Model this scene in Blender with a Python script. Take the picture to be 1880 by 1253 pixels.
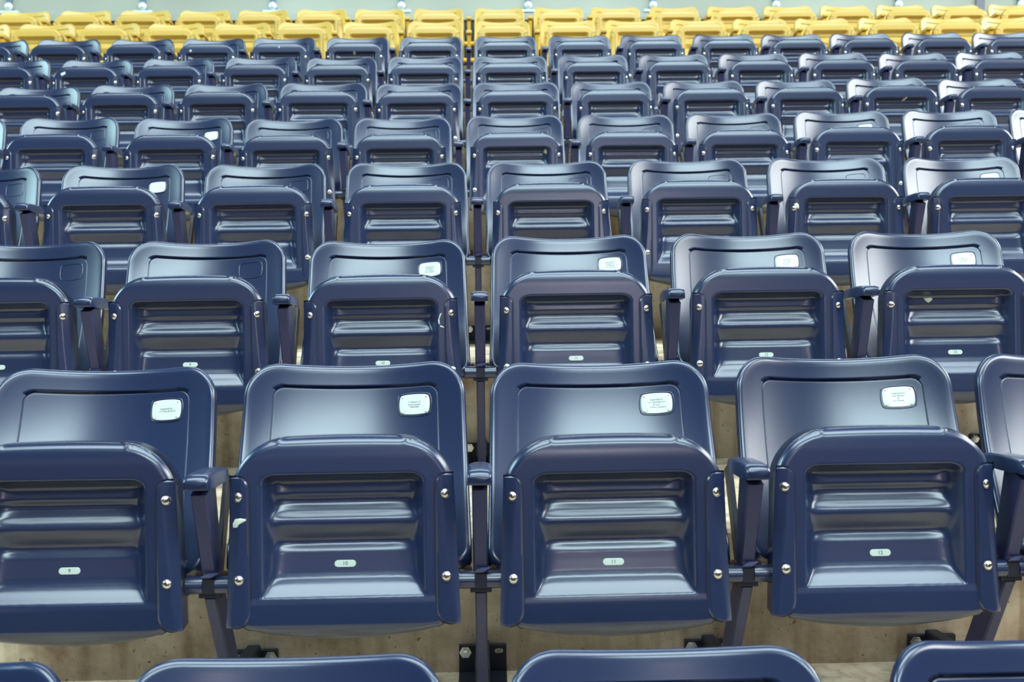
import bpy, math, random
import numpy as np
from mathutils import Matrix, Vector

for o in list(bpy.data.objects):
    bpy.data.objects.remove(o)
scene = bpy.context.scene
COL = scene.collection
rnd = random.Random(7)

# ------------------------------------------------------------------ camera
YAW, PIT, ROLL = 0.026155, math.radians(3.5), -0.009414
CAMZ = 0.870
fw = Vector((math.sin(YAW) * math.cos(PIT), math.cos(YAW) * math.cos(PIT), -math.sin(PIT)))
r0 = Vector((math.cos(YAW), -math.sin(YAW), 0))
u0 = r0.cross(fw)
R_ = r0 * math.cos(ROLL) + u0 * math.sin(ROLL)
U_ = u0 * math.cos(ROLL) - r0 * math.sin(ROLL)
cam_d = bpy.data.cameras.new('camera')
cam = bpy.data.objects.new('camera', cam_d)
COL.objects.link(cam)
m = Matrix.Identity(4)
for i in range(3):
    m[i][0], m[i][1], m[i][2] = R_[i], U_[i], -fw[i]
m[2][3] = CAMZ
cam.matrix_world = m
cam_d.sensor_width = 36
cam_d.lens = 36.0
cam_d.clip_end = 200
cam_d.dof.use_dof = True
cam_d.dof.focus_distance = 2.45
cam_d.dof.aperture_fstop = 6.3
scene.camera = cam

# ------------------------------------------------------------------ world, lights, exposure
world = bpy.data.worlds.new('world')
scene.world = world
world.use_nodes = True
bg = world.node_tree.nodes['Background']
bg.inputs[0].default_value = (0.56, 0.46, 0.58, 1)
bg.inputs[1].default_value = 0.06


def area(name, loc, target, sx, sy, power, color):
    d = bpy.data.lights.new(name, 'AREA')
    d.shape = 'RECTANGLE'
    d.size, d.size_y = sx, sy
    d.energy = power
    d.color = color
    o = bpy.data.objects.new(name, d)
    o.location = loc
    o.rotation_euler = (Vector(target) - Vector(loc)).to_track_quat('-Z', 'Y').to_euler()
    COL.objects.link(o)
    return o


area('overhead_roof_lights', (0.5, -1.2, 13), (0.5, 0.2, 0), 16, 7, 3400, (0.74, 0.94, 1.0))
area('front_roof_lights', (4.0, -40, 32.5), (0.8, 3, 1), 32, 10, 17500, (0.72, 0.94, 1.0))
area('added_rear_rim_light', (1, 24, 18), (0, 4, 1), 24, 4.0, 2600, (0.80, 0.95, 1.0))  # added unseen lamp beyond the rows, brightens armrest tops and upper back edges
area('far_side_opening', (4.5, -40, 8.0), (0, 3, 0.5), 5, 2.5, 900, (0.96, 0.90, 0.90))
area('opposite_stand_lights', (0, -46, 3.5), (0, 3, 2), 80, 8, 1100, (0.90, 0.80, 1.0))
area('side_light_bank_east', (17, 1.5, 11), (1, 4, 1), 20, 6, 5200, (0.94, 1.0, 0.98))
area('side_light_bank_west', (-17, 4, 9), (-1, 5, 1), 12, 5, 2400, (0.6, 0.95, 1.0))

scene.view_settings.view_transform = 'Standard'
scene.view_settings.look = 'None'
scene.view_settings.gamma = 1
scene.view_settings.use_curve_mapping = False
scene.view_settings.exposure = -0.10


# ------------------------------------------------------------------ materials
def new_mat(name):
    mt = bpy.data.materials.new(name)
    mt.use_nodes = True
    nt = mt.node_tree
    return mt, nt, nt.nodes['Principled BSDF']


def plastic(name, col, rough=0.33, spec=0.5, var=0.12):
    mt, nt, b = new_mat(name)
    N, L = nt.nodes.new, nt.links.new
    tc = N('ShaderNodeTexCoord')
    n1 = N('ShaderNodeTexNoise'); n1.inputs['Scale'].default_value = 7; n1.inputs['Detail'].default_value = 1.5
    n2 = N('ShaderNodeTexNoise'); n2.inputs['Scale'].default_value = 240; n2.inputs['Detail'].default_value = 2
    L(tc.outputs['Object'], n1.inputs['Vector']); L(tc.outputs['Object'], n2.inputs['Vector'])
    info = N('ShaderNodeObjectInfo')
    ad = N('ShaderNodeMath'); ad.operation = 'ADD'
    ad.inputs[0].default_value = 0.5; L(info.outputs['Random'], ad.inputs[1])
    mr = N('ShaderNodeMapRange')
    mr.inputs['From Min'].default_value = 0.3; mr.inputs['From Max'].default_value = 1.7
    mr.inputs['To Min'].default_value = 1 - var; mr.inputs['To Max'].default_value = 1 + var
    L(ad.outputs[0], mr.inputs[0])
    hv = N('ShaderNodeHueSaturation'); hv.inputs['Color'].default_value = (*col, 1)
    L(mr.outputs[0], hv.inputs['Value']); L(hv.outputs[0], b.inputs['Base Color'])
    rr = N('ShaderNodeMapRange'); rr.inputs['To Min'].default_value = rough - 0.05; rr.inputs['To Max'].default_value = rough + 0.07
    b.inputs['Roughness'].default_value = rough
    bp = N('ShaderNodeBump'); bp.inputs['Strength'].default_value = 0.05; bp.inputs['Distance'].default_value = 0.0006
    b.inputs['Specular IOR Level'].default_value = spec
    return mt


def plain(name, col, rough=0.5, metal=0.0, spec=0.5):
    mt, nt, b = new_mat(name)
    b.inputs['Base Color'].default_value = (*col, 1)
    b.inputs['Roughness'].default_value = rough
    b.inputs['Metallic'].default_value = metal
    b.inputs['Specular IOR Level'].default_value = spec
    return mt


M = {}
M['blue'] = plastic('navy_plastic', (0.0125, 0.0230, 0.066), 0.26, 0.9)
M['yellow'] = plastic('yellow_plastic', (0.56, 0.37, 0.075), 0.34, 0.5, 0.06)
M['blue_metal'] = plastic('navy_painted_steel', (0.026, 0.029, 0.088), 0.40, 0.5, 0.1)
M['yellow_metal'] = plastic('yellow_painted_steel', (0.66, 0.40, 0.045), 0.42, 0.5, 0.06)
M['dark'] = plain('black_steel', (0.010, 0.011, 0.022), 0.5)
M['chrome'] = plain('screw_steel', (0.80, 0.80, 0.76), 0.22, 1.0)
M['socket'] = plain('screw_socket', (0.12, 0.11, 0.09), 0.5, 0.6)
M['rust'] = plain('rusty_steel', (0.13, 0.075, 0.05), 0.5, 0.7)
M['plate'] = plain('white_plate', (0.66, 0.69, 0.62), 0.28, 0.0, 0.6)
M['tag'] = plain('number_tag', (0.52, 0.60, 0.53), 0.4)
M['ink'] = plain('grey_ink', (0.16, 0.20, 0.19), 0.7)
M['ink_dark'] = plain('dark_ink', (0.05, 0.07, 0.06), 0.7)
M['gum'] = plain('chalky_smudge', (0.62, 0.68, 0.58), 0.8)
M['gum_warm'] = plain('dried_gum', (0.55, 0.56, 0.42), 0.8)
M['plate_edge'] = plain('galvanised_plate', (0.62, 0.76, 0.76), 0.5, 0.2)
M['post_metal'] = plain('blue_grey_post', (0.13, 0.18, 0.26), 0.5, 0.4)


def concrete():
    mt, nt, b = new_mat('stained_concrete')
    N, L = nt.nodes.new, nt.links.new
    tc = N('ShaderNodeTexCoord')
    big = N('ShaderNodeTexNoise'); big.inputs['Scale'].default_value = 5; big.inputs['Detail'].default_value = 8; big.inputs['Roughness'].default_value = 0.62
    L(tc.outputs['Object'], big.inputs['Vector'])
    cr = N('ShaderNodeValToRGB')
    cr.color_ramp.elements[0].position = 0.32; cr.color_ramp.elements[0].color = (0.30, 0.20, 0.12, 1)
    cr.color_ramp.elements[1].position = 0.62; cr.color_ramp.elements[1].color = (0.74, 0.62, 0.45, 1)
    L(big.outputs[0], cr.inputs[0])
    mp = N('ShaderNodeMapping'); mp.inputs['Scale'].default_value = (22, 22, 1.6)
    L(tc.outputs['Object'], mp.inputs[0])
    st = N('ShaderNodeTexNoise'); st.inputs['Scale'].default_value = 1; st.inputs['Detail'].default_value = 3
    L(mp.outputs[0], st.inputs['Vector'])
    sr = N('ShaderNodeValToRGB')
    sr.color_ramp.elements[0].position = 0.36; sr.color_ramp.elements[0].color = (0.62, 0.56, 0.50, 1)
    sr.color_ramp.elements[1].position = 0.52; sr.color_ramp.elements[1].color = (1, 1, 1, 1)
    L(st.outputs[0], sr.inputs[0])
    mx = N('ShaderNodeMix'); mx.data_type = 'RGBA'; mx.blend_type = 'MULTIPLY'; mx.inputs[0].default_value = 0.75
    L(cr.outputs[0], mx.inputs[6]); L(sr.outputs[0], mx.inputs[7])
    vo = N('ShaderNodeTexNoise'); vo.inputs['Scale'].default_value = 75; vo.inputs['Detail'].default_value = 4; vo.inputs['Roughness'].default_value = 0.6
    L(tc.outputs['Object'], vo.inputs['Vector'])
    vr = N('ShaderNodeValToRGB')
    vr.color_ramp.elements[0].position = 0.27; vr.color_ramp.elements[0].color = (0.10, 0.07, 0.05, 1)
    vr.color_ramp.elements[1].position = 0.36; vr.color_ramp.elements[1].color = (1, 1, 1, 1)
    L(vo.outputs[0], vr.inputs[0])
    m2 = N('ShaderNodeMix'); m2.data_type = 'RGBA'; m2.blend_type = 'MULTIPLY'; m2.inputs[0].default_value = 0.9
    L(mx.outputs[2], m2.inputs[6]); L(vr.outputs[0], m2.inputs[7])
    L(m2.outputs[2], b.inputs['Base Color'])
    bp = N('ShaderNodeBump'); bp.inputs['Strength'].default_value = 0.3; bp.inputs['Distance'].default_value = 0.003
    L(vo.outputs[0], bp.inputs['Height']); L(bp.outputs[0], b.inputs['Normal'])
    b.inputs['Roughness'].default_value = 0.8
    return mt


def panel_mat():
    mt, nt, b = new_mat('grey_green_panel')
    N, L = nt.nodes.new, nt.links.new
    tc = N('ShaderNodeTexCoord')
    n = N('ShaderNodeTexNoise'); n.inputs['Scale'].default_value = 0.5; n.inputs['Detail'].default_value = 3
    L(tc.outputs['Object'], n.inputs['Vector'])
    cr = N('ShaderNodeValToRGB')
    cr.color_ramp.elements[0].position = 0.35; cr.color_ramp.elements[0].color = (0.30, 0.31, 0.26, 1)
    cr.color_ramp.elements[1].position = 0.65; cr.color_ramp.elements[1].color = (0.40, 0.44, 0.37, 1)
    L(n.outputs[0], cr.inputs[0]); L(cr.outputs[0], b.inputs['Base Color'])
    b.inputs['Roughness'].default_value = 0.45
    return mt


M['concrete'] = concrete()
M['panel'] = panel_mat()


# ------------------------------------------------------------------ mesh helpers
def mesh_from(name, verts, faces, mats, smooth=True, fmat=None, autosmooth=None):
    me = bpy.data.meshes.new(name)
    me.from_pydata([tuple(v) for v in verts], [], [tuple(int(i) for i in f) for f in faces])
    for mt in mats:
        me.materials.append(mt)
    if fmat is not None:
        me.polygons.foreach_set('material_index', fmat)
    me.polygons.foreach_set('use_smooth', [smooth] * len(me.polygons))
    if autosmooth:
        me.set_sharp_from_angle(angle=math.radians(autosmooth))
    me.update()
    return me


class MB:
    """collects boxes and rounds into one mesh for ONE part"""
    def __init__(s):
        s.v, s.f, s.m = [], [], []

    def add(s, v, f, mi=0):
        o = len(s.v)
        s.v += [tuple(p) for p in v]
        s.f += [tuple(i + o for i in q) for q in f]
        s.m += [mi] * len(f)

    def bar(s, a, b, w, d, ch=0.003, mi=0, w2=None, d2=None):
        """slanted box between a and b, width w along x, depth d, chamfered edges"""
        a, b = Vector(a), Vector(b)
        ax = (b - a).normalized()
        ux = Vector((1, 0, 0))
        uy = ax.cross(ux).normalized()
        w2 = w2 or w; d2 = d2 or d
        vs = []
        for p, ww, dd in ((a, w, d), (b, w2, d2)):
            hx, hy = ww / 2, dd / 2
            for x, y in ((-hx + ch, -hy), (hx - ch, -hy), (hx, -hy + ch), (hx, hy - ch), (hx - ch, hy), (-hx + ch, hy), (-hx, hy - ch), (-hx, -hy + ch)):
                vs.append(p + ux * x + uy * y)
        fs = [(i, (i + 1) % 8, 8 + (i + 1) % 8, 8 + i) for i in range(8)] + [tuple(range(7, -1, -1)), tuple(range(8, 16))]
        s.add(vs, fs, mi)

    def box(s, x0, x1, y0, y1, z0, z1, mi=0, ch=0.0):
        if ch:
            s.bar(((x0 + x1) / 2, (y0 + y1) / 2, z0), ((x0 + x1) / 2, (y0 + y1) / 2, z1), x1 - x0, y1 - y0, ch, mi)
            return
        v = [(x, y, z) for z in (z0, z1) for y in (y0, y1) for x in (x0, x1)]
        s.add(v, [(0, 2, 3, 1), (4, 5, 7, 6), (0, 1, 5, 4), (2, 6, 7, 3), (0, 4, 6, 2), (1, 3, 7, 5)], mi)

    def cyl(s, a, b, r, n=20, mi=0, prof=None):
        """prof: list of (fraction along, radius)"""
        a, b = Vector(a), Vector(b)
        ax = (b - a).normalized()
        t = Vector((0, 0, 1)) if abs(ax.z) < 0.9 else Vector((1, 0, 0))
        u = ax.cross(t).normalized(); w = ax.cross(u)
        prof = prof or [(0, r), (1, r)]
        vs = []
        for fr, rad in prof:
            c = a + (b - a) * fr
            for i in range(n):
                th = 2 * math.pi * i / n
                vs.append(c + u * math.cos(th) * rad + w * math.sin(th) * rad)
        fs = []
        for k in range(len(prof) - 1):
            for i in range(n):
                j = (i + 1) % n
                fs.append((k * n + i, (k + 1) * n + i, (k + 1) * n + j, k * n + j))
        fs.append(tuple(range(n))); fs.append(tuple((len(prof) - 1) * n + i for i in range(n - 1, -1, -1)))
        s.add(vs, fs, mi)

    def mesh(s, name, mats, smooth=True, ang=35):
        return mesh_from(name, s.v, s.f, mats, smooth, s.m, ang if smooth else None)


def grid_faces(nu, nv, off=0, flip=False):
    f = []
    for j in range(nv - 1):
        for i in range(nu - 1):
            a = off + j * nu + i
            q = (a, a + 1, a + nu + 1, a + nu)
            f.append(q[::-1] if flip else q)
    return f


# ------------------------------------------------------------------ seat geometry
ZS = 0.477                      # height of the upper screws above the step
TILT = math.radians(3.5)


def pan_pt(x, t, d):
    """seat plane: x across, t up the tipped seat, d towards the viewer"""
    return (x, t * math.sin(TILT) - d * math.cos(TILT), ZS + t * math.cos(TILT) + d * math.sin(TILT))


PROF = [(0.060, 0.0), (0.050, 0.0008), (0.044, 0.0030), (0.039, 0.009), (0.034, 0.022), (0.030, 0.033), (0.026, 0.0365), (0.020, 0.036), (0.010, 0.0348), (0.001, 0.0335), (-0.004, 0.0352), (-0.008, 0.0385), (-0.013, 0.0405),
        (-0.020, 0.0395), (-0.027, 0.0355), (-0.033, 0.0325), (-0.040, 0.0265), (-0.046, 0.0225), (-0.052, 0.0215), (-0.060, 0.0235), (-0.070, 0.0285),
        (-0.080, 0.035), (-0.086, 0.039), (-0.091, 0.0405), (-0.096, 0.0395), (-0.102, 0.0355), (-0.109, 0.0325), (-0.125, 0.0308), (-0.145, 0.0282),
        (-0.156, 0.0248), (-0.166, 0.0182), (-0.175, 0.0098), (-0.1825, 0.0035), (-0.186, 0.0004), (-0.190, 0.0)]
PT = np.array([p[0] for p in PROF])[::-1]
PD = np.array([p[1] for p in PROF])[::-1]


def pan_depth(x, t):
    """outer face of the tipped seat before the edge rounding"""
    D = np.interp(t, PT, PD, left=0, right=0)
    rc = 0.030
    qx, qt = np.abs(x) - (0.151 - rc), (t - (0.050 - rc)) * 1.5
    sdf = np.hypot(np.maximum(qx, 0), np.maximum(qt, 0)) - rc + np.minimum(np.maximum(qx, qt), 0)
    e = np.clip(-sdf, 0, 1)
    e = 0.060 * (e / 0.028) ** 1.5 / (1 + 0.35 * (e / 0.028) ** 1.5)
    p_ = 3.0
    h = D * e / np.maximum((D ** p_ + e ** p_) ** (1 / p_), 1e-7)
    d = -h
    # convex bar at the top and rolled-under rear edge at the bottom
    d = d - 0.007 * np.clip((t - 0.062) / 0.042, 0, 1) ** 2.5
    d = d + 0.0015 * np.clip((-0.186 - t) / 0.012, 0, 1)
    d = d - 0.036 * np.clip((-0.232 - t) / 0.042, 0, 1) ** 2.0
    return d


def build_pan():
    nu, nv = 131, 150
    u = np.linspace(-1, 1, nu)
    u = np.sign(u) * (1 - (1 - np.abs(u)) ** 1.25)
    v = np.linspace(0, 1, nv)
    v = v - 0.055 * np.sin(2 * math.pi * v)
    W, TOP, RT, RB = 0.2030, 0.104, 0.096, 0.034
    U, V = np.meshgrid(u, v)
    tlin = TOP - V * (TOP + 0.238)
    hw = np.full_like(tlin, W)
    a = np.clip((tlin - (TOP - RT)) / RT, 0, 1)
    hw = np.where(a > 0, W - RT + RT * np.sqrt(np.clip(1 - a ** 2, 0, 1)), hw)
    b = np.clip(((-0.238 + RB) - tlin) / RB, 0, 1)
    hw = np.where(b > 0, W - RB + RB * np.sqrt(np.clip(1 - b ** 2, 0, 1)), hw)
    X = U * hw
    bot = -0.274 + 0.035 * (np.abs(X) / 0.2) ** 1.8
    top = TOP + 0.003 * (1 - (X / 0.13) ** 2).clip(-1, 1)
    T = top - V * (top - bot)
    # true distance to the outline
    ox = np.concatenate([X[:, 0], X[-1, :], X[::-1, -1], X[0, ::-1]])
    ot = np.concatenate([T[:, 0], T[-1, :], T[::-1, -1], T[0, ::-1]])
    dist = np.full(X.shape, 9.0)
    for i in range(0, len(ox)):
        dist = np.minimum(dist, (X - ox[i]) ** 2 + (T - ot[i]) ** 2)
    dist = np.sqrt(dist)
    r = 0.015
    q = np.clip(r - dist, 0, r)
    edge = r - np.sqrt(np.clip(r * r - q * q, 0, None))
    Dp = pan_depth(X, T) - edge
    P = [pan_pt(x, t, d) for x, t, d in zip(X.ravel(), T.ravel(), Dp.ravel())]
    F = grid_faces(nu, nv, 0, True)
    # side wall and rear face
    ring = [j * nu for j in range(nv)] + [(nv - 1) * nu + i for i in range(1, nu)] + [j * nu + nu - 1 for j in range(nv - 2, -1, -1)] + [i for i in range(nu - 2, 0, -1)]
    base = len(P)
    xf, tf = X.ravel(), T.ravel()
    for dd, sc in ((-0.050, 1.0), (-0.060, 0.95)):
        for i in ring:
            P.append(pan_pt(xf[i] * sc, (tf[i] + 0.07) * sc - 0.07, dd - (0.012 if tf[i] < -0.22 else 0)))
    n = len(ring)
    for i in range(n):
        j = (i + 1) % n
        F.append((ring[i], ring[j], base + j, base + i))
        F.append((base + i, base + j, base + n + j, base + n + i))
    P.append(pan_pt(0, -0.07, -0.062))
    c = len(P) - 1
    for i in range(n):
        F.append((base + n + i, base + n + (i + 1) % n, c))
    return mesh_from('seat_pan', P, F, [M['blue']])


def build_side_plate(sg):
    nv, nu = 50, 12
    P, F, XT = [], [], []
    t0, t1 = 0.037, -0.238
    for j in range(nv):
        v = j / (nv - 1)
        v = v - 0.07 * math.sin(2 * math.pi * v)
        t = t0 + (t1 - t0) * v
        xi, xo = 0.1695, 0.2030 + 0.0105 * v
        top_r, bot_r = 0.022, 0.026
        if t > t0 - top_r:
            a = (t - (t0 - top_r)) / top_r
            xi += top_r * (1 - math.sqrt(max(0, 1 - a * a)))
        if t < t1 + bot_r:
            a = ((t1 + bot_r) - t) / bot_r
            xi += bot_r * (1 - math.sqrt(max(0, 1 - a * a)))
        xf = 0.1800 + 0.024 * v ** 1.3
        for i in range(nu):
            uu = i / (nu - 1)
            x = xi + (xo - xi) * uu
            d = 0.0045 - max(0, x - xf) * (0.22 + 0.36 * min(1, v * 2.2))
            d -= 0.036 * max(0, (-0.232 - t) / 0.042) ** 2.0
            e = min(x - xi, t0 - t, xo - x + 0.001)
            d -= 0.003 * max(0, 1 - e / 0.0022) ** 2
            P.append(pan_pt(sg * x, t, d))
            XT.append((x, t))
    F += grid_faces(nu, nv, 0, sg > 0)
    ring = [j * nu for j in range(nv)] + [(nv - 1) * nu + i for i in range(1, nu)] + [j * nu + nu - 1 for j in range(nv - 2, -1, -1)] + [i for i in range(nu - 2, 0, -1)]
    base = len(P)
    n = len(ring)
    for i in ring:
        x, y, z = P[i]
        outer = abs(x) > 0.2035
        dd = 0.048 if outer else 0.008
        P.append((x - sg * (0.004 if outer else 0), y + dd, z))
    for i in range(n):
        j = (i + 1) % n
        q = (ring[i], ring[j], base + j, base + i)
        F.append(q if sg > 0 else q[::-1])
    fm = [0] * len(F)
    b2 = len(P)
    cxp, ctp = 0.190, -0.097
    inner = [i for i in range(n) if abs(P[ring[i]][0]) < 0.2030]
    for i in ring:
        jj, ii = divmod(i, nu)
        x, t = XT[i]
        # push outwards from the plate by about 2 mm
        dx = -0.0024 if abs(x) < 0.2030 else 0.0
        dt = 0.0024 if t > t0 - 0.016 else (-0.0024 if t < t1 + 0.02 else 0.0)
        P.append(pan_pt(sg * (x + dx), t + dt, min(0.0012, 0.0012 - 0.036 * max(0, (-0.232 - t) / 0.042) ** 2.0)))
    for i in range(n):
        j = (i + 1) % n
        if XT[ring[i]][0] < 0.2035 and XT[ring[j]][0] < 0.2035:
            q = (ring[i], ring[j], b2 + j, b2 + i)
            F.append(q if sg > 0 else q[::-1])
            fm.append(1)
    me = mesh_from('side_plate', P, F, [M['blue'], M['dark']], True, fm, 40)
    return me


def build_screw():
    b = MB()
    n = 20
    prof = [(0.0, 0.0092), (0.0008, 0.0092), (0.0010, 0.0078), (0.0028, 0.0072), (0.0043, 0.0050), (0.0049, 0.0028), (0.0036, 0.0022), (0.0034, 0.0)]
    vs, fs, mi = [], [], []
    for k, (d, r) in enumerate(prof):
        for i in range(n):
            th = 2 * math.pi * i / n
            vs.append((r * math.cos(th), -d, r * math.sin(th)))
    for k in range(len(prof) - 1):
        for i in range(n):
            j = (i + 1) % n
            fs.append((k * n + i, k * n + j, (k + 1) * n + j, (k + 1) * n + i))
            mi.append(1 if k >= 5 else (2 if k < 1 else 0))
    return mesh_from('screw', vs, fs, [M['chrome'], M['socket'], M['blue_metal']], True, mi, 50)


# backrest -----------------------------------------------------------
BH = 0.366                       # length up the slope
BZ0 = 0.330


def back_pt(x, s, d):
    """x across, s up the slope, d towards the viewer"""
    s_ = s - 0.009 * (max(0, s) / BH) ** 2 * (1 - min(1, (x / 0.19) ** 2))
    q = max(0.0, s_ / BH)
    a0, a1 = math.radians(36), math.radians(13)
    # integrate the recline, steeper at the bottom
    ang = a0 + (a1 - a0) * q
    y = 0.124 + s_ * math.sin((a0 + ang) / 2)
    z = BZ0 + s_ * math.cos((a0 + ang) / 2)
    ax = abs(x) / 0.236
    wing = 0.058 * ax ** 2.1
    y = y - wing * (0.6 + 0.4 * q) - d * math.cos(ang)
    z = z + d * math.sin(ang) + wing * 0.15
    return (x, y, z)


NR = 168


def rr_ring(w0, w1, s0, s1, r0_, r1_):
    """rounded quad: half widths w0 bottom, w1 top, from s0 to s1, corner radii bottom / top; NR points"""
    pts = []

    def arc(cx, cs, r, a, b, n):
        for i in range(n):
            th = a + (b - a) * i / (n - 1)
            pts.append((cx + r * math.cos(th), cs + r * math.sin(th)))

    nc, nb, ns = 14, 32, 24       # 4*14 + 2*32 + 2*24 = 168
    arc(w1 - r1_, s1 - r1_, r1_, 0, math.pi / 2, nc)
    for i in range(nb):
        f = (i + 1) / (nb + 1); pts.append(((w1 - r1_) * (1 - 2 * f), s1))
    arc(-(w1 - r1_), s1 - r1_, r1_, math.pi / 2, math.pi, nc)
    for i in range(ns):
        f = (i + 1) / (ns + 1); pts.append((-(w1 + (w0 - w1) * f), s1 - r1_ + (s0 + r0_ - s1 + r1_) * f))
    arc(-(w0 - r0_), s0 + r0_, r0_, math.pi, 1.5 * math.pi, nc)
    for i in range(nb):
        f = (i + 1) / (nb + 1); pts.append((-(w0 - r0_) * (1 - 2 * f), s0))
    arc(w0 - r0_, s0 + r0_, r0_, 1.5 * math.pi, 2 * math.pi, nc)
    for i in range(ns):
        f = (i + 1) / (ns + 1); pts.append((w0 + (w1 - w0) * f, s0 + r0_ + (s1 - r1_ - s0 - r0_) * f))
    return pts


def build_back():
    W0, W1 = 0.2335, 0.2235
    EXT = 0.062               # the back reaches down to the hinge line
    rings = []

    def outer(ins, d):
        rings.append([(x, s, d) for x, s in rr_ring(W0 - ins, W1 - ins, ins - EXT, BH - ins, max(0.045 - ins, 0.01), max(0.074 - ins, 0.01))])

    R = 0.012
    # rolled lip: from the side (d=-R) to the face (d=0)
    for k in range(7):
        a = k / 6 * math.pi / 2
        outer(R - R * math.cos(a), -R + R * math.sin(a))
    outer(0.020, 0.0)
    outer(0.034, 0.0)

    def blend(f, d, pw=(0.176, 0.168), ps=(0.020 - 0.062, BH - 0.050), pr=(0.02, 0.024), ins=0.034):
        a = rr_ring(W0 - ins, W1 - ins, ins - EXT, BH - ins, 0.011, 0.040)
        b = rr_ring(pw[0], pw[1], ps[0], ps[1], pr[0], pr[1])
        rings.append([(p[0] * (1 - f) + q[0] * f, p[1] * (1 - f) + q[1] * f, d) for p, q in zip(a, b)])

    blend(0.5, 0.0)
    blend(0.97, 0.0)

    def panel(ins, d):
        rings.append([(x, s, d) for x, s in rr_ring(0.176 - ins, 0.168 - ins, 0.020 - EXT + ins, BH - 0.050 - ins, 0.02, max(0.024 - ins, 0.012))])

    panel(-0.0006, 0.0)
    panel(0.0, -0.0001)
    panel(0.0005, -0.0020)
    panel(0.0017, -0.0020)
    panel(0.0024, -0.0006)
    panel(0.0030, -0.0005)
    panel(0.0042, -0.0005)
    last = rr_ring(0.176 - .0042, 0.168 - .0042, 0.0242 - EXT, BH - 0.0542, 0.02, 0.0198)
    cx, cs = 0, BH * 0.5 - 0.015
    for k in range(1, 15):
        f = 1 - k / 15.0
        rings.append([(cx + (x - cx) * f, cs + (s - cs) * f, -0.0005) for x, s in last])
    P, F = [], []
    for rg in rings:
        P += [back_pt(*p) for p in rg]
    nr = len(rings)
    for k in range(nr - 1):
        for i in range(NR):
            j = (i + 1) % NR
            F.append((k * NR + i, (k + 1) * NR + i, (k + 1) * NR + j, k * NR + j)[::-1])
    P.append(back_pt(cx, cs, -0.0002))
    c = len(P) - 1
    for i in range(NR):
        F.append(((nr - 1) * NR + i, (nr - 1) * NR + (i + 1) % NR, c))
    # rear shell
    base = len(P)
    rear = [(0.0, -0.022), (0.006, -0.030), (0.04, -0.032), (0.10, -0.032), (0.16, -0.032)]
    for ins, d in rear:
        P += [back_pt(x, s, d) for x, s in rr_ring(W0 - ins, W1 - ins, ins - EXT, BH - ins, 0.02, max(0.074 - ins, 0.015))]
    for i in range(NR):
        j = (i + 1) % NR
        F.append((i, j, base + j, base + i)[::-1])
    for k in range(len(rear) - 1):
        for i in range(NR):
            j = (i + 1) % NR
            F.append((base + k * NR + i, base + (k + 1) * NR + i, base + (k + 1) * NR + j, base + k * NR + j))
    P.append(back_pt(0, cs, -0.032))
    c = len(P) - 1
    o = base + (len(rear) - 1) * NR
    for i in range(NR):
        F.append((o + (i + 1) % NR, o + i, c))
    return mesh_from('backrest', P, F, [M['blue']])


PCX, PCS = 0.119, BH - 0.090      # centre of the donor plate on the back


def bulge(w, h, k, n=14):
    """plate outline with bowed sides"""
    pts = []
    for (ax, ay), (bx, by) in (((1, -1), (1, 1)), ((1, 1), (-1, 1)), ((-1, 1), (-1, -1)), ((-1, -1), (1, -1))):
        for i in range(n):
            f = i / n
            x, y = ax + (bx - ax) * f, ay + (by - ay) * f
            if ax == bx:
                x *= 1 + k * (1 - y * y)
            else:
                y *= 1 + k * 1.3 * (1 - x * x)
            # soften the corner
            m_ = (abs(x) * abs(y)) ** 6
            pts.append((x * w * (1 - 0.06 * min(1, m_)), y * h * (1 - 0.06 * min(1, m_))))
    return pts


def build_plate():
    o = bulge(0.0290, 0.0195, 0.08)
    P, F = [], []
    rg = [(1.0, 0.0002), (1.0, 0.0014), (0.96, 0.0020), (0.6, 0.0020), (0.3, 0.0020)]
    for sc, d in rg:
        P += [back_pt(PCX + x * sc, PCS + y * sc, d) for x, y in o]
    n = len(o)
    for k in range(len(rg) - 1):
        for i in range(n):
            j = (i + 1) % n
            F.append((k * n + i, k * n + j, (k + 1) * n + j, (k + 1) * n + i))
    P.append(back_pt(PCX, PCS, 0.0020))
    for i in range(n):
        F.append(((len(rg) - 1) * n + i, (len(rg) - 1) * n + (i + 1) % n, len(P) - 1))
    return mesh_from('name_plate', P, F, [M['plate']], True, None, 30)


def build_recess():
    """raised rim round the plate pocket"""
    P, F = [], []
    rg = [(1.01, -0.0003), (1.03, 0.0009), (1.05, 0.0009), (1.08, -0.0003)]
    o = bulge(0.0305, 0.0208, 0.08)
    n = len(o)
    for sc, d in rg:
        P += [back_pt(PCX + x * sc, PCS + y * (sc + (sc - 1) * 0.5), d) for x, y in o]
    for k in range(len(rg) - 1):
        for i in range(n):
            j = (i + 1) % n
            F.append((k * n + i, (k + 1) * n + i, (k + 1) * n + j, k * n + j)[::-1])
    return mesh_from('plate_recess', P, F, [M['blue']], True)


def frame_at(pt, px, ps):
    """matrix whose x runs across, y up the surface, z out of it"""
    e = 0.002
    o = Vector(pt(px, ps, 0.0))
    ux = (Vector(pt(px + e, ps, 0)) - o).normalized()
    uy = (Vector(pt(px, ps + e, 0)) - o).normalized()
    n = ux.cross(uy).normalized()
    uy = n.cross(ux)
    mm = Matrix.Identity(4)
    for i in range(3):
        mm[i][0], mm[i][1], mm[i][2], mm[i][3] = ux[i], uy[i], n[i], o[i]
    return mm


def pan_surf(x, t, d):
    return pan_pt(x, t, float(pan_depth(np.array([x]), np.array([t]))[0]) + d)


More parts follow.
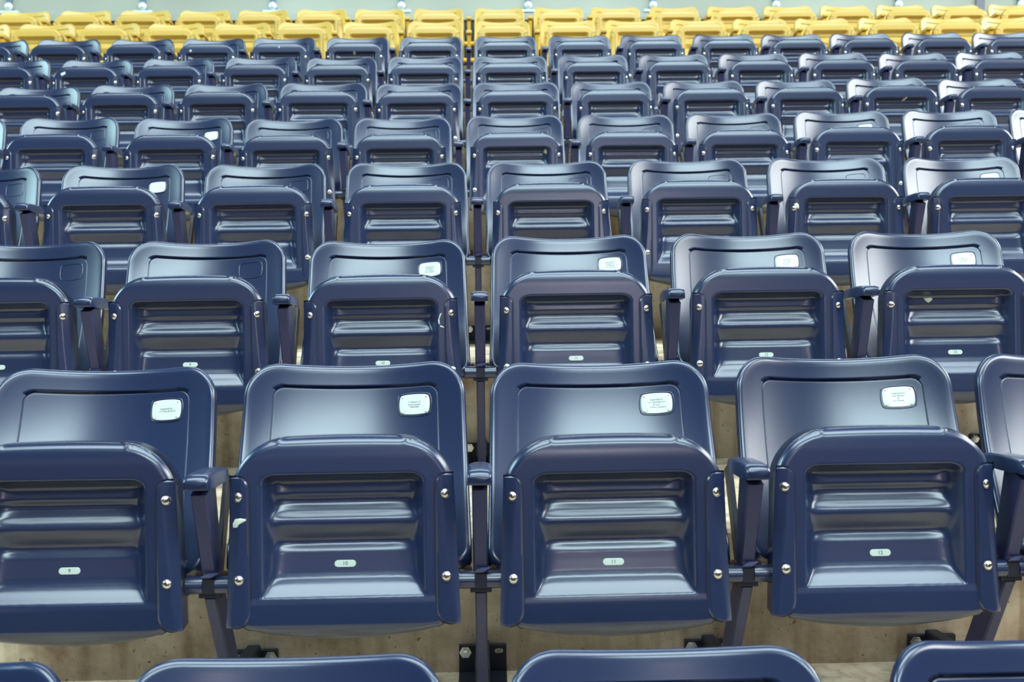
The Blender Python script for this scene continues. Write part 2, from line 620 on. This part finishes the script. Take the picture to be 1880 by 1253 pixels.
def plate_surf(x, t, d):
    v = (0.044 - t) / 0.282
    xf = 0.1800 + 0.024 * max(0, v) ** 1.3
    return pan_pt(x, t, 0.0045 - max(0, abs(x) - xf) * (0.22 + 0.36 * min(1, max(0, v) * 2.2)) + d)


TAGT = -0.131


def build_tag():
    n = 10
    o = []
    for sg in (1, -1):
        for i in range(n + 1):
            th = -math.pi / 2 + math.pi * i / n
            o.append((sg * (0.0135 + 0.0062 * math.cos(th)), sg * 0.0062 * math.sin(th)))
    P, F = [], []
    for sc, d in ((1, 0.0), (1, 0.0010), (0.9, 0.0014)):
        P += [pan_surf(x * sc, TAGT + y * sc, d) for x, y in o]
    k = len(o)
    for r_ in range(2):
        for i in range(k):
            j = (i + 1) % k
            F.append((r_ * k + i, r_ * k + j, (r_ + 1) * k + j, (r_ + 1) * k + i))
    F.append(tuple(2 * k + i for i in range(k)))
    return mesh_from('number_tag', P, F, [M['tag']], False)


def blob_mesh(pts, surf, x0, t0, mat, h=0.0012):
    """thin irregular dab on a surface"""
    P, F = [], []
    n = len(pts)
    cx = sum(p[0] for p in pts) / n; cy = sum(p[1] for p in pts) / n
    for sc, d in ((1.0, 0.0), (0.9, h * 0.8), (0.5, h)):
        P += [surf(x0 + cx + (x - cx) * sc, t0 + cy + (y - cy) * sc, d) for x, y in pts]
    for k in range(2):
        for i in range(n):
            j = (i + 1) % n
            F.append((k * n + i, k * n + j, (k + 1) * n + j, (k + 1) * n + i))
    F.append(tuple(2 * n + i for i in range(n)))
    return mesh_from('smudge', P, F, [mat])


def text_curve(body, size, mat, spacing=1.0):
    c = bpy.data.curves.new('lettering', 'FONT')
    c.body = body
    c.size = size
    c.align_x, c.align_y = 'CENTER', 'CENTER'
    c.space_line = spacing
    c.extrude = 0.0002
    c.materials.append(mat)
    o = bpy.data.objects.new('lettering', c)
    COL.objects.link(o)
    dg = bpy.context.evaluated_depsgraph_get()
    me = bpy.data.meshes.new_from_object(o.evaluated_get(dg))
    bpy.data.objects.remove(o)
    return me


MESH = {
    'pan': build_pan(), 'plate_l': build_side_plate(-1), 'plate_r': build_side_plate(1), 'screw': build_screw(),
    'back': build_back(), 'donor': build_plate(), 'recess': build_recess(), 'tag': build_tag(),
}


# armrest and stand ---------------------------------------------------
def build_armrest():
    """loft of cross-sections from the front to the rear"""
    P, F = [], []
    secs = []
    for y, top, thick, hw in ((-0.052, 0.5190, 0.012, 0.0200), (-0.0505, 0.5225, 0.019, 0.0215), (-0.044, 0.5275, 0.025, 0.0225), (-0.032, 0.5290, 0.026, 0.0225),
                              (0.00, 0.5285, 0.030, 0.0225), (0.05, 0.5250, 0.029, 0.0220), (0.095, 0.5190, 0.026, 0.0190), (0.122, 0.5140, 0.023, 0.0155), (0.128, 0.5100, 0.015, 0.0135)):
        c = 0.006 if thick > 0.015 else 0.002
        zt, zb = top, top - thick
        secs.append([(-hw, y, zb), (-hw, y, zt - c), (-hw + c * 0.4, y, zt - c * 0.35), (-hw + c * 1.3, y, zt), (0, y, zt + 0.0008), (hw - c * 1.3, y, zt), (hw - c * 0.4, y, zt - c * 0.35), (hw, y, zt - c), (hw, y, zb), (0, y, zb)])
    n = len(secs[0])
    for s in secs:
        P += s
    for k in range(len(secs) - 1):
        for i in range(n):
            j = (i + 1) % n
            F.append((k * n + i, k * n + j, (k + 1) * n + j, (k + 1) * n + i))
    F.append(tuple(range(n - 1, -1, -1)))
    F.append(tuple((len(secs) - 1) * n + i for i in range(n)))
    return mesh_from('armrest', P, F, [M['blue']], True, None, 38)


def stand_parts():
    out = []
    b = MB()      # post under the armrest
    b.bar((0, 0.000, 0.500), (0, 0.050, 0.322), 0.0285, 0.068, 0.003, 0, 0.0275, 0.046)
    out.append(('arm_post', b.mesh('arm_post', [M['blue_metal']]), 'metal', []))
    for sg in (-1, 1):
        b = MB()
        b.cyl((sg * 0.0115, 0.030, 0.310), (sg * 0.0420, 0.030, 0.310), 0.0165, 20, 0, [(0, 0.0165), (0.9, 0.0165), (0.9, 0.0182), (1, 0.0182)])
        out.append(('hinge_tube', b.mesh('hinge_tube', [M['blue']]), 'tube', []))
    b = MB()
    b.box(-0.0115, 0.0115, 0.017, 0.060, 0.2965, 0.3235, 0)
    b.box(-0.020, 0.020, 0.024, 0.070, 0.287, 0.2975, 0)
    out.append(('hinge_block', b.mesh('hinge_block', [M['dark']], False), None, []))
    b = MB()
    b.bar((-0.004, 0.012, 0.3285), (0.011, 0.020, 0.334), 0.020, 0.004, 0.0008)
    out.append(('hinge_clip', b.mesh('hinge_clip', [M['blue_metal']]), 'tube', []))
    for sg in (-1, 1):
        b = MB()
        b.cyl((sg * 0.023, 0.045, 0.320), (sg * 0.023, 0.045, 0.332), 0.0075, 6, 0, [(0, 0.0105), (0.25, 0.0105), (0.25, 0.0075), (0.8, 0.0075), (0.8, 0.004), (1, 0.0035)])
        out.append(('nut', b.mesh('nut', [M['rust']], True, 30), None, []))
    b = MB()      # lower leg
    b.bar((0, 0.052, 0.298), (0, 0.215, 0.002), 0.0225, 0.058, 0.003)
    out.append(('leg', b.mesh('leg', [M['blue_metal']]), 'metal', []))
    b = MB()      # rear upright that carries the backs
    b.bar((0, 0.085, 0.300), (0, 0.180, 0.485), 0.010, 0.034, 0.002)
    b.bar((-0.0, 0.040, 0.302), (0, 0.092, 0.306), 0.020, 0.02, 0.002)
    out.append(('back_support', b.mesh('back_support', [M['dark']]), None, []))
    b = MB()      # arm to the riser and bolted plate
    b.bar((0, 0.165, 0.072), (0, 0.362, 0.060), 0.030, 0.030, 0.003)
    b.box(-0.052, 0.052, 0.357, 0.3695, 0.001, 0.064, 0)
    b.box(-0.052, 0.052, 0.235, 0.3695, 0.001, 0.007, 0)
    sc = []
    s = MB(); s.cyl((-0.038, 0.3565, 0.050), (-0.038, 0.345, 0.050), 0.011, 6, 0, [(0, 0.0135), (0.2, 0.0135), (0.2, 0.0100), (0.75, 0.0100), (0.75, 0.0055), (1, 0.0050)])
    sc.append(('bolt', s.mesh('bolt', [M['chrome']], True, 30)))
    s = MB(); s.cyl((0.031, 0.3560, 0.052), (0.031, 0.3568, 0.052), 0.0045, 14); s.cyl((0.040, 0.3560, 0.052), (0.040, 0.3568, 0.052), 0.0045, 14); s.box(0.031, 0.040, 0.3560, 0.3568, 0.0475, 0.0565)
    sc.append(('slot_hole', s.mesh('slot_hole', [M['gum_warm']], False)))
    out.append(('wall_bracket', b.mesh('wall_bracket', [M['dark']]), None, sc))
    return out


MESH['arm'] = build_armrest()
STAND = stand_parts()


def recolour(me, mat):
    c = me.copy()
    c.materials[0] = mat
    return c


MESH['screw_yellow'] = MESH['screw'].copy()
MESH['screw_yellow'].materials[0] = M['yellow_metal']; MESH['screw_yellow'].materials[1] = M['yellow_metal']; MESH['screw_yellow'].materials[2] = M['yellow_metal']
MY = {k: recolour(MESH[k], M['yellow']) for k in ('pan', 'plate_l', 'plate_r', 'back', 'arm', 'recess')}
STAND_Y = [(n, recolour(me, M['yellow_metal']) if k in ('metal', 'tube') else me, k, sub) for n, me, k, sub in STAND]


# ------------------------------------------------------------------ object helpers
def empty(name, loc, label, cat, group=None):
    o = bpy.data.objects.new(name, None)
    o.empty_display_size = 0.1
    COL.objects.link(o)
    o.location = loc
    o['label'] = label
    o['category'] = cat
    if group:
        o['group'] = group
    return o


def part(name, data, parent, mat=None, label=None):
    o = bpy.data.objects.new(name, data)
    COL.objects.link(o)
    o.parent = parent
    if mat is not None:
        o.matrix_local = mat
    if label:
        o['label'] = label
    return o


def screw_mat(x, t):
    mm = frame_at(plate_surf, x, t)
    # screw mesh points along -y; turn it so that -y is the surface normal
    ux, uy, n = Vector(mm.col[0][:3]), Vector(mm.col[1][:3]), Vector(mm.col[2][:3])
    q = Matrix.Identity(4)
    for i in range(3):
        q[i][0], q[i][1], q[i][2], q[i][3] = ux[i], -n[i], uy[i], mm[i][3]
    return q


SCREWM = {(sg, k): screw_mat(sg * 0.18775, t) for sg in (-1, 1) for k, t in enumerate((0.0, -0.151))}
TEXTM = frame_at(back_pt, PCX, PCS) @ Matrix.Translation((0, 0, 0.0021))
TAGM = frame_at(pan_surf, 0, TAGT) @ Matrix.Translation((0, 0, 0.0015))


def small_screw():
    s = MB(); s.cyl((0, 0, 0.0016), (0, 0, 0.0034), 0.002, 10, 0, [(0, 0.0021), (0.5, 0.0020), (1, 0.0008)])
    return s.mesh('screw', [M['plate']], True, 60)


MESH['small_screw'] = small_screw()


def build_seat(name, loc, label, group, yellow, wide=1.0, number=None, donor=None, recess=False, marks=(), screws=True, lift=0.0, lean=0.0):
    src = MY if yellow else MESH
    t = empty(name, loc, label, 'seat', group)
    t.scale = (wide, 1, 1)
    part('seat_pan', src['pan'], t)
    up = Matrix.Translation((0, 0, lift))
    if lean:
        up = up @ Matrix.Translation((0, 0.12, 0.33)) @ Matrix.Rotation(-lean, 4, 'X') @ Matrix.Translation((0, -0.12, -0.33))
    part('backrest', src['back'], t, up)
    for sg, key in ((-1, 'plate_l'), (1, 'plate_r')):
        p = part('side_plate', src[key], t)
        if screws:
            for k in (0, 1):
                part('screw', MESH['screw_yellow' if yellow else 'screw'], p, SCREWM[(sg, k)])
    if recess:
        part('plate_recess', src['recess'], t, up)
    if number:
        g = part('number_tag', MESH['tag'], t, None, 'pale oval tag')
        part('numeral', text_curve(number, 0.0098, M['ink_dark']), g, TAGM)
    if donor is not None:
        g = part('name_plate', MESH['donor'], t, up, 'white name plate')
        if donor:
            part('lettering', text_curve(donor, 0.0050, M['ink'], 1.05), g, TEXTM)
            for sx in (-1, 1):
                for sy in (-1, 1):
                    part('screw', MESH['small_screw'], g, frame_at(back_pt, PCX + sx * 0.0245, PCS + sy * 0.0160))
    for nm, me, lb in marks:
        part(nm, me, t, None, lb)
    return t


def build_stand(name, loc, label, group, yellow, full=True):
    t = empty(name, loc, label, 'armrest', group)
    part('armrest', (MY if yellow else MESH)['arm'], t)
    for n, me, k, subs in (STAND_Y if yellow else STAND):
        if not full and n in ('hinge_clip', 'nut', 'wall_bracket', 'hinge_block'):
            continue
        p = part(n, me, t, Matrix.Scale(-1, 4, (1, 0, 0)) if n == 'wall_bracket' and loc[0] < -0.4 else None)
        for sn, sm in subs:
            part(sn, sm, p)
    return t


# ------------------------------------------------------------------ measured rows
G = 0.004572
ROWF = {0: 1.151, 1: 1.851, 2: 2.726, 3: 3.626, 4: 4.551, 5: 5.462, 6: 6.383, 7: 7.305, 8: 8.227, 9: 9.149}
ROWH = {0: -0.731, 1: -0.393, 2: -0.085, 3: 0.231, 4: 0.549, 5: 0.889, 6: 1.226, 7: 1.564, 8: 1.902, 9: 2.240}
SEATS = {
    0: [(-0.802, 0), (-0.281, 0), (0.25, 0), (0.792, 0)],
    1: [(-0.767, 0), (-0.262, 3), (0.236, -4), (0.737, 2), (1.238, 0)],
    2: [(-1.293, 0), (-0.786, -1), (-0.273, -5), (0.246, 0), (0.762, 1), (1.279, 0), (1.798, 0)],
    3: [(-1.848, 0), (-1.326, 6), (-0.805, 3), (-0.283, 1), (0.239, 0), (0.765, 4), (1.287, 2), (1.805, 0)],
    4: [(-2.39, 0), (-1.88, 4), (-1.365, -2), (-0.861, -10), (-0.365, -10), (0.151, -8), (0.66, -9), (1.163, -8), (1.668, 0), (2.178, 1), (2.684, 0)],
    5: [(-2.895, 0), (-2.4, 0), (-1.893, 6), (-1.386, 7), (-0.863, 7), (-0.344, 1), (0.186, 2), (0.707, 2), (1.219, 3), (1.73, 4), (2.232, 7), (2.746, 0), (3.254, 0)],
    6: [(-2.932, 0), (-2.418, -3), (-1.908, -2), (-1.391, 1), (-0.883, -4), (-0.359, -2), (0.179, 0), (0.705, 1), (1.222, 3), (1.731, 1), (2.245, 2), (2.765, -4), (3.264, 0)],
    7: [(-3.464, 0), (-2.952, 0), (-2.429, 0), (-1.919, 0), (-1.416, 0), (-0.891, 0), (-0.363, 0), (0.174, 0), (0.709, 0), (1.229, 0), (1.755, 0), (2.259, 0), (2.762, 0), (3.289, 0), (3.815, 0)],
    8: [(-3.997, 0), (-3.48, 0), (-2.966, 0), (-2.454, 0), (-1.925, 0), (-1.417, 0), (-0.894, 0), (-0.373, 0), (0.169, 0), (0.703, 0), (1.224, 0), (1.754, 0), (2.268, 0), (2.78, 0), (3.302, 0), (3.817, 0), (4.32, 0)],
    9: [(-4.598, 0), (-4.056, 0), (-3.52, 0), (-2.993, 0), (-2.466, 0), (-1.947, 0), (-1.426, 0), (-0.910, 0), (-0.385, 0), (0.160, 0), (0.692, 0), (1.207, 0), (1.737, 0), (2.259, 0), (2.774, 0), (3.289, 0), (3.8, 0), (4.311, 0), (4.831, 0)],
}
LIFT = {0: 0.025, 1: 0.038, 2: 0.022, 3: 0.022, 4: 0.029, 5: 0.004, 6: 0.011, 7: 0.009, 8: 0.010, 9: 0.014}
WIDE = {(5, 4), (5, 5), (5, 6), (6, 5), (6, 6)}
ROWNAME = {0: 'cut-off bottom row', 1: 'first full row', 2: 'second row', 3: 'third row', 4: 'fourth row', 5: 'fifth row', 6: 'sixth row', 7: 'seventh row',
           8: 'lower yellow row', 9: 'upper yellow row'}
GROUPNAME = {k: ('blue seats in the ' if k < 8 else 'yellow seats in the ') + v for k, v in ROWNAME.items()}
ORD = ['first', 'second', 'third', 'fourth', 'fifth', 'sixth', 'seventh', 'eighth', 'ninth', 'tenth']


def place(i, n):
    j = n - 1 - i
    if i == 0:
        return 'leftmost'
    if j == 0:
        return 'rightmost'
    if i <= j:
        return ORD[i] + ' from the left'
    return ORD[j] + ' from the right'


def zrow(k):
    return ROWH[k] - ROWH[1]


# ------------------------------------------------------------------ concrete steps
def structure(name, me):
    o = bpy.data.objects.new(name, me)
    COL.objects.link(o)
    o['kind'] = 'structure'
    return o


RISER = {k: ROWF[k] + 0.372 for k in ROWF}
for k in range(0, 10):
    y1 = RISER[k] + 0.05
    y0 = RISER[k - 1] if k else RISER[0] - 0.9
    xw = 3.5 + k * 0.65
    z1 = zrow(k)
    zb = z1 - 0.40
    bev = 0.008
    sec = [(y0, zb), (y0, z1 - bev), (y0 + bev, z1), (y1, z1), (y1, zb)]
    P = []
    for x in (-xw, xw):
        P += [(x, y, z + G * x) for y, z in sec]
    n = len(sec)
    F = [(i, (i + 1) % n, n + (i + 1) % n, n + i)[::-1] for i in range(n)] + [tuple(range(n)), tuple(range(2 * n - 1, n - 1, -1))]
    structure('floor', mesh_from('floor', P, F, [M['concrete']], False))

# wall behind the top row
zt = zrow(9)
yw = RISER[9] + 0.06
b = MB(); b.box(-8, 8, RISER[9] + 0.02, RISER[9] + 0.3, zt - 0.4, zt + 0.60)
structure('trim_1', b.mesh('trim_1', [M['dark']], False))
b = MB(); b.box(-8, 4.62, yw + 0.02, yw + 0.10, zt + 0.66, zt + 2.3)
structure('wall_back', b.mesh('wall_back', [M['panel']], False))
b = MB(); b.box(4.66, 8, yw + 0.02, yw + 0.10, zt + 0.66, zt + 2.3)
structure('wall_back', b.mesh('wall_back', [M['panel']], False))
b = MB(); b.box(-8, 8, RISER[9] - 0.0, yw + 0.14, zt + 0.60, zt + 0.66, 0, 0)
structure('trim_2', b.mesh('trim_2', [M['panel']], False))
b = MB(); b.box(4.60, 4.68, yw - 0.005, yw + 0.02, zt + 0.66, zt + 2.3)
structure('trim_3', b.mesh('trim_3', [plain('joint_grey', (0.16, 0.17, 0.20), 0.6)], False))

# ------------------------------------------------------------------ seats
DONOR = {
    (1, 0): 'Supported by\nMark Clark & Family', (1, 1): 'In honour of\nJanet Lawson\n1938-2001', (1, 2): 'Supported by\nMary-Jane Barrett\n& Lord\nHamilton Company',
    (1, 3): 'Supported by\nJohn Barton\n&\nSon Family', (1, 4): '',
    (2, 2): 'Supported by\nthe friends of\nJohn & Mary\nBaker & Family', (2, 3): 'Supported by\nGeorge Hill\nand friends of\nSouth End Club', (2, 4): 'Supported by\nFrank Allen\nand the Allen\nFamily',
    (2, 5): 'In memory of\nThomas Reed\nand family', (3, 1): '', (3, 7): '', (4, 2): '', (4, 8): '',
}
NUMS = {(1, 0): '9', (1, 1): '10', (1, 2): '11', (1, 3): '12', (1, 4): '13', (2, 0): '8', (2, 1): '9', (2, 2): '10', (2, 3): '11', (2, 4): '12', (2, 5): '13'}
NUMWORD = {'8': 'eight', '9': 'nine', '10': 'ten', '11': 'eleven', '12': 'twelve', '13': 'thirteen'}


def ragged(w, h, n, seed, rot=0.0):
    rg = random.Random(seed)
    pts = []
    for i in range(n):
        th = 2 * math.pi * i / n
        r = rg.uniform(0.65, 1.1)
        x, y = w * r * math.cos(th), h * r * math.sin(th)
        pts.append((x * math.cos(rot) - y * math.sin(rot), x * math.sin(rot) + y * math.cos(rot)))
    return pts


MARKS = {
    (1, 1): [('smudge', blob_mesh([(-0.012, -0.010), (-0.004, -0.009), (0.000, -0.003), (0.012, 0.003), (0.013, 0.006), (0.002, 0.008), (-0.008, 0.006), (-0.013, -0.003)], plate_surf, -0.186, -0.046, M['gum'], 0.0005), 'pale green white smudge')],
    (2, 2): [('smudge', blob_mesh([(-0.010, 0.000), (-0.012, 0.010), (-0.006, 0.028), (-0.001, 0.030), (-0.008, 0.016), (-0.007, 0.001)], pan_surf, 0.163, -0.030, M['gum'], 0.0005), 'thin white splash'),
             ('smudge', blob_mesh([(-0.007, -0.006), (0.004, -0.010), (0.012, -0.008), (0.013, -0.004), (0.003, -0.007), (-0.006, -0.003)], pan_surf, 0.163, -0.030, M['gum'], 0.0005), 'thin white splash')],
    (2, 5): [('sticker', blob_mesh([(-0.012, 0.006), (0.011, 0.007), (0.013, 0.001), (0.002, -0.008), (-0.006, -0.003)], pan_surf, -0.072, 0.012, M['gum_warm'], 0.002), 'torn pale sticker')],
    (3, 6): [('gum', blob_mesh(ragged(0.010, 0.013, 9, 3, 0.4), plate_surf, -0.178, 0.008, M['gum'], 0.003), 'white blob of dried gum')],
    (4, 5): [('gum', blob_mesh(ragged(0.007, 0.011, 9, 5), pan_surf, 0.128, 0.018, M['gum_warm'], 0.004), 'pale blob of dried gum')],
    (5, 10): [('gum', blob_mesh(ragged(0.013, 0.005, 9, 6, 0.5), pan_surf, 0.020, 0.030, M['gum_warm'], 0.004), 'pale blob of dried gum')],
    (6, 1): [('smudge', blob_mesh(ragged(0.020, 0.010, 9, 8, 0.4), pan_surf, -0.130, 0.058, M['gum'], 0.0006), 'chalky smudge')],
    (7, 3): [('gum', blob_mesh(ragged(0.010, 0.010, 9, 9), pan_surf, -0.110, 0.052, M['gum_warm'], 0.003), 'pale blob of dried gum')],
    (7, 4): [('gum', blob_mesh(ragged(0.005, 0.008, 9, 10), pan_surf, 0.000, 0.072, M['gum'], 0.003), 'pale blob of dried gum')],
    (7, 5): [('gum', blob_mesh(ragged(0.010, 0.009, 9, 11), pan_surf, -0.003, 0.030, M['gum_warm'], 0.003), 'pale blob of dried gum')],
}

for k, L in SEATS.items():
    n = len(L)
    yellow = k >= 8
    colour = 'yellow' if yellow else 'navy'
    for i, (x, dz) in enumerate(L):
        num = NUMS.get((k, i))
        don = DONOR.get((k, i))
        bits = []
        if k == 0:
            desc = 'back of navy blue tip-up seat'
        else:
            desc = colour + ' tip-up seat'
            if num and don is not None:
                desc += ' number ' + NUMWORD[num] + ' with plate'
            elif num:
                desc += ' number ' + NUMWORD[num]
            elif don is not None:
                desc += ' with white plate'
            elif (k, i) in MARKS:
                desc += ' with pale mark'
        label = desc + ', ' + place(i, n) + ' in the ' + ROWNAME[k]
        wide = 1.062 if (k, i) in WIDE else 1.0
        s = build_seat('stadium_seat', (x, ROWF[k], zrow(k) + G * x + dz / 1000.0), label, GROUPNAME[k], yellow, wide,
                       num, don, recess=(1 <= k <= 6 and not yellow), marks=MARKS.get((k, i), ()), screws=(k > 0), lift=LIFT[k], lean=math.radians(3.5) if k == 0 else 0)
        s.rotation_euler = (rnd.uniform(-0.006, 0.006), rnd.uniform(-0.003, 0.003) - G, rnd.uniform(-0.004, 0.004))

# ------------------------------------------------------------------ stands
for k, L in SEATS.items():
    if k == 0:
        continue
    xs = [(a[0] + b_[0]) / 2 for a, b_ in zip(L, L[1:])]
    n = len(xs)
    yellow = k >= 8
    for i, x in enumerate(xs):
        dz = (L[i][1] + L[i + 1][1]) / 2000.0
        label = ('yellow' if yellow else 'dark blue') + ' armrest on a steel stand, ' + place(i, n) + ' in the ' + ROWNAME[k]
        build_stand('seat_stand', (x, ROWF[k], zrow(k) + G * x), label, 'armrest stands in the ' + ROWNAME[k], yellow)

# ------------------------------------------------------------------ rail posts on the wall behind the top row
bp_ = MB(); bp_.box(-0.085, 0.085, -0.035, 0.02, 0.0, 0.020, 0, 0.002)
ME_BASE = bp_.mesh('base_plate', [M['plate_edge']])
bp_ = MB(); bp_.box(-0.024, 0.024, -0.006, 0.018, 0.020, 1.0, 0, 0.003)
ME_POST = bp_.mesh('post', [M['post_metal']])
bp_ = MB(); bp_.cyl((0, -0.006, 0.062), (0, -0.040, 0.062), 0.03, 20, 0, [(0, 0.036), (0.3, 0.036), (0.55, 0.031), (0.8, 0.021), (1.0, 0.006)])
ME_BOLT = bp_.mesh('bolt', [plain('pale_bolt', (0.75, 0.80, 0.80), 0.45, 0.3)], True, 60)
RAILX = [47, 283, 514, 744, 972, 1198, 1422, 1647, 1873]
for i, px in enumerate(RAILX):
    yy = yw - 0.005
    x = (px - 940) / 1880.0 * (yy * 1.0) + yy * math.tan(YAW) + 0.015
    t = empty('rail_post', (x, yy, zt + 0.678), 'blue grey rail post with round bolt behind the yellow seats, ' + place(i, 9), 'post', 'rail posts along the back wall')
    part('base_plate', ME_BASE, t)
    part('post', ME_POST, t)
    part('bolt', ME_BOLT, t)
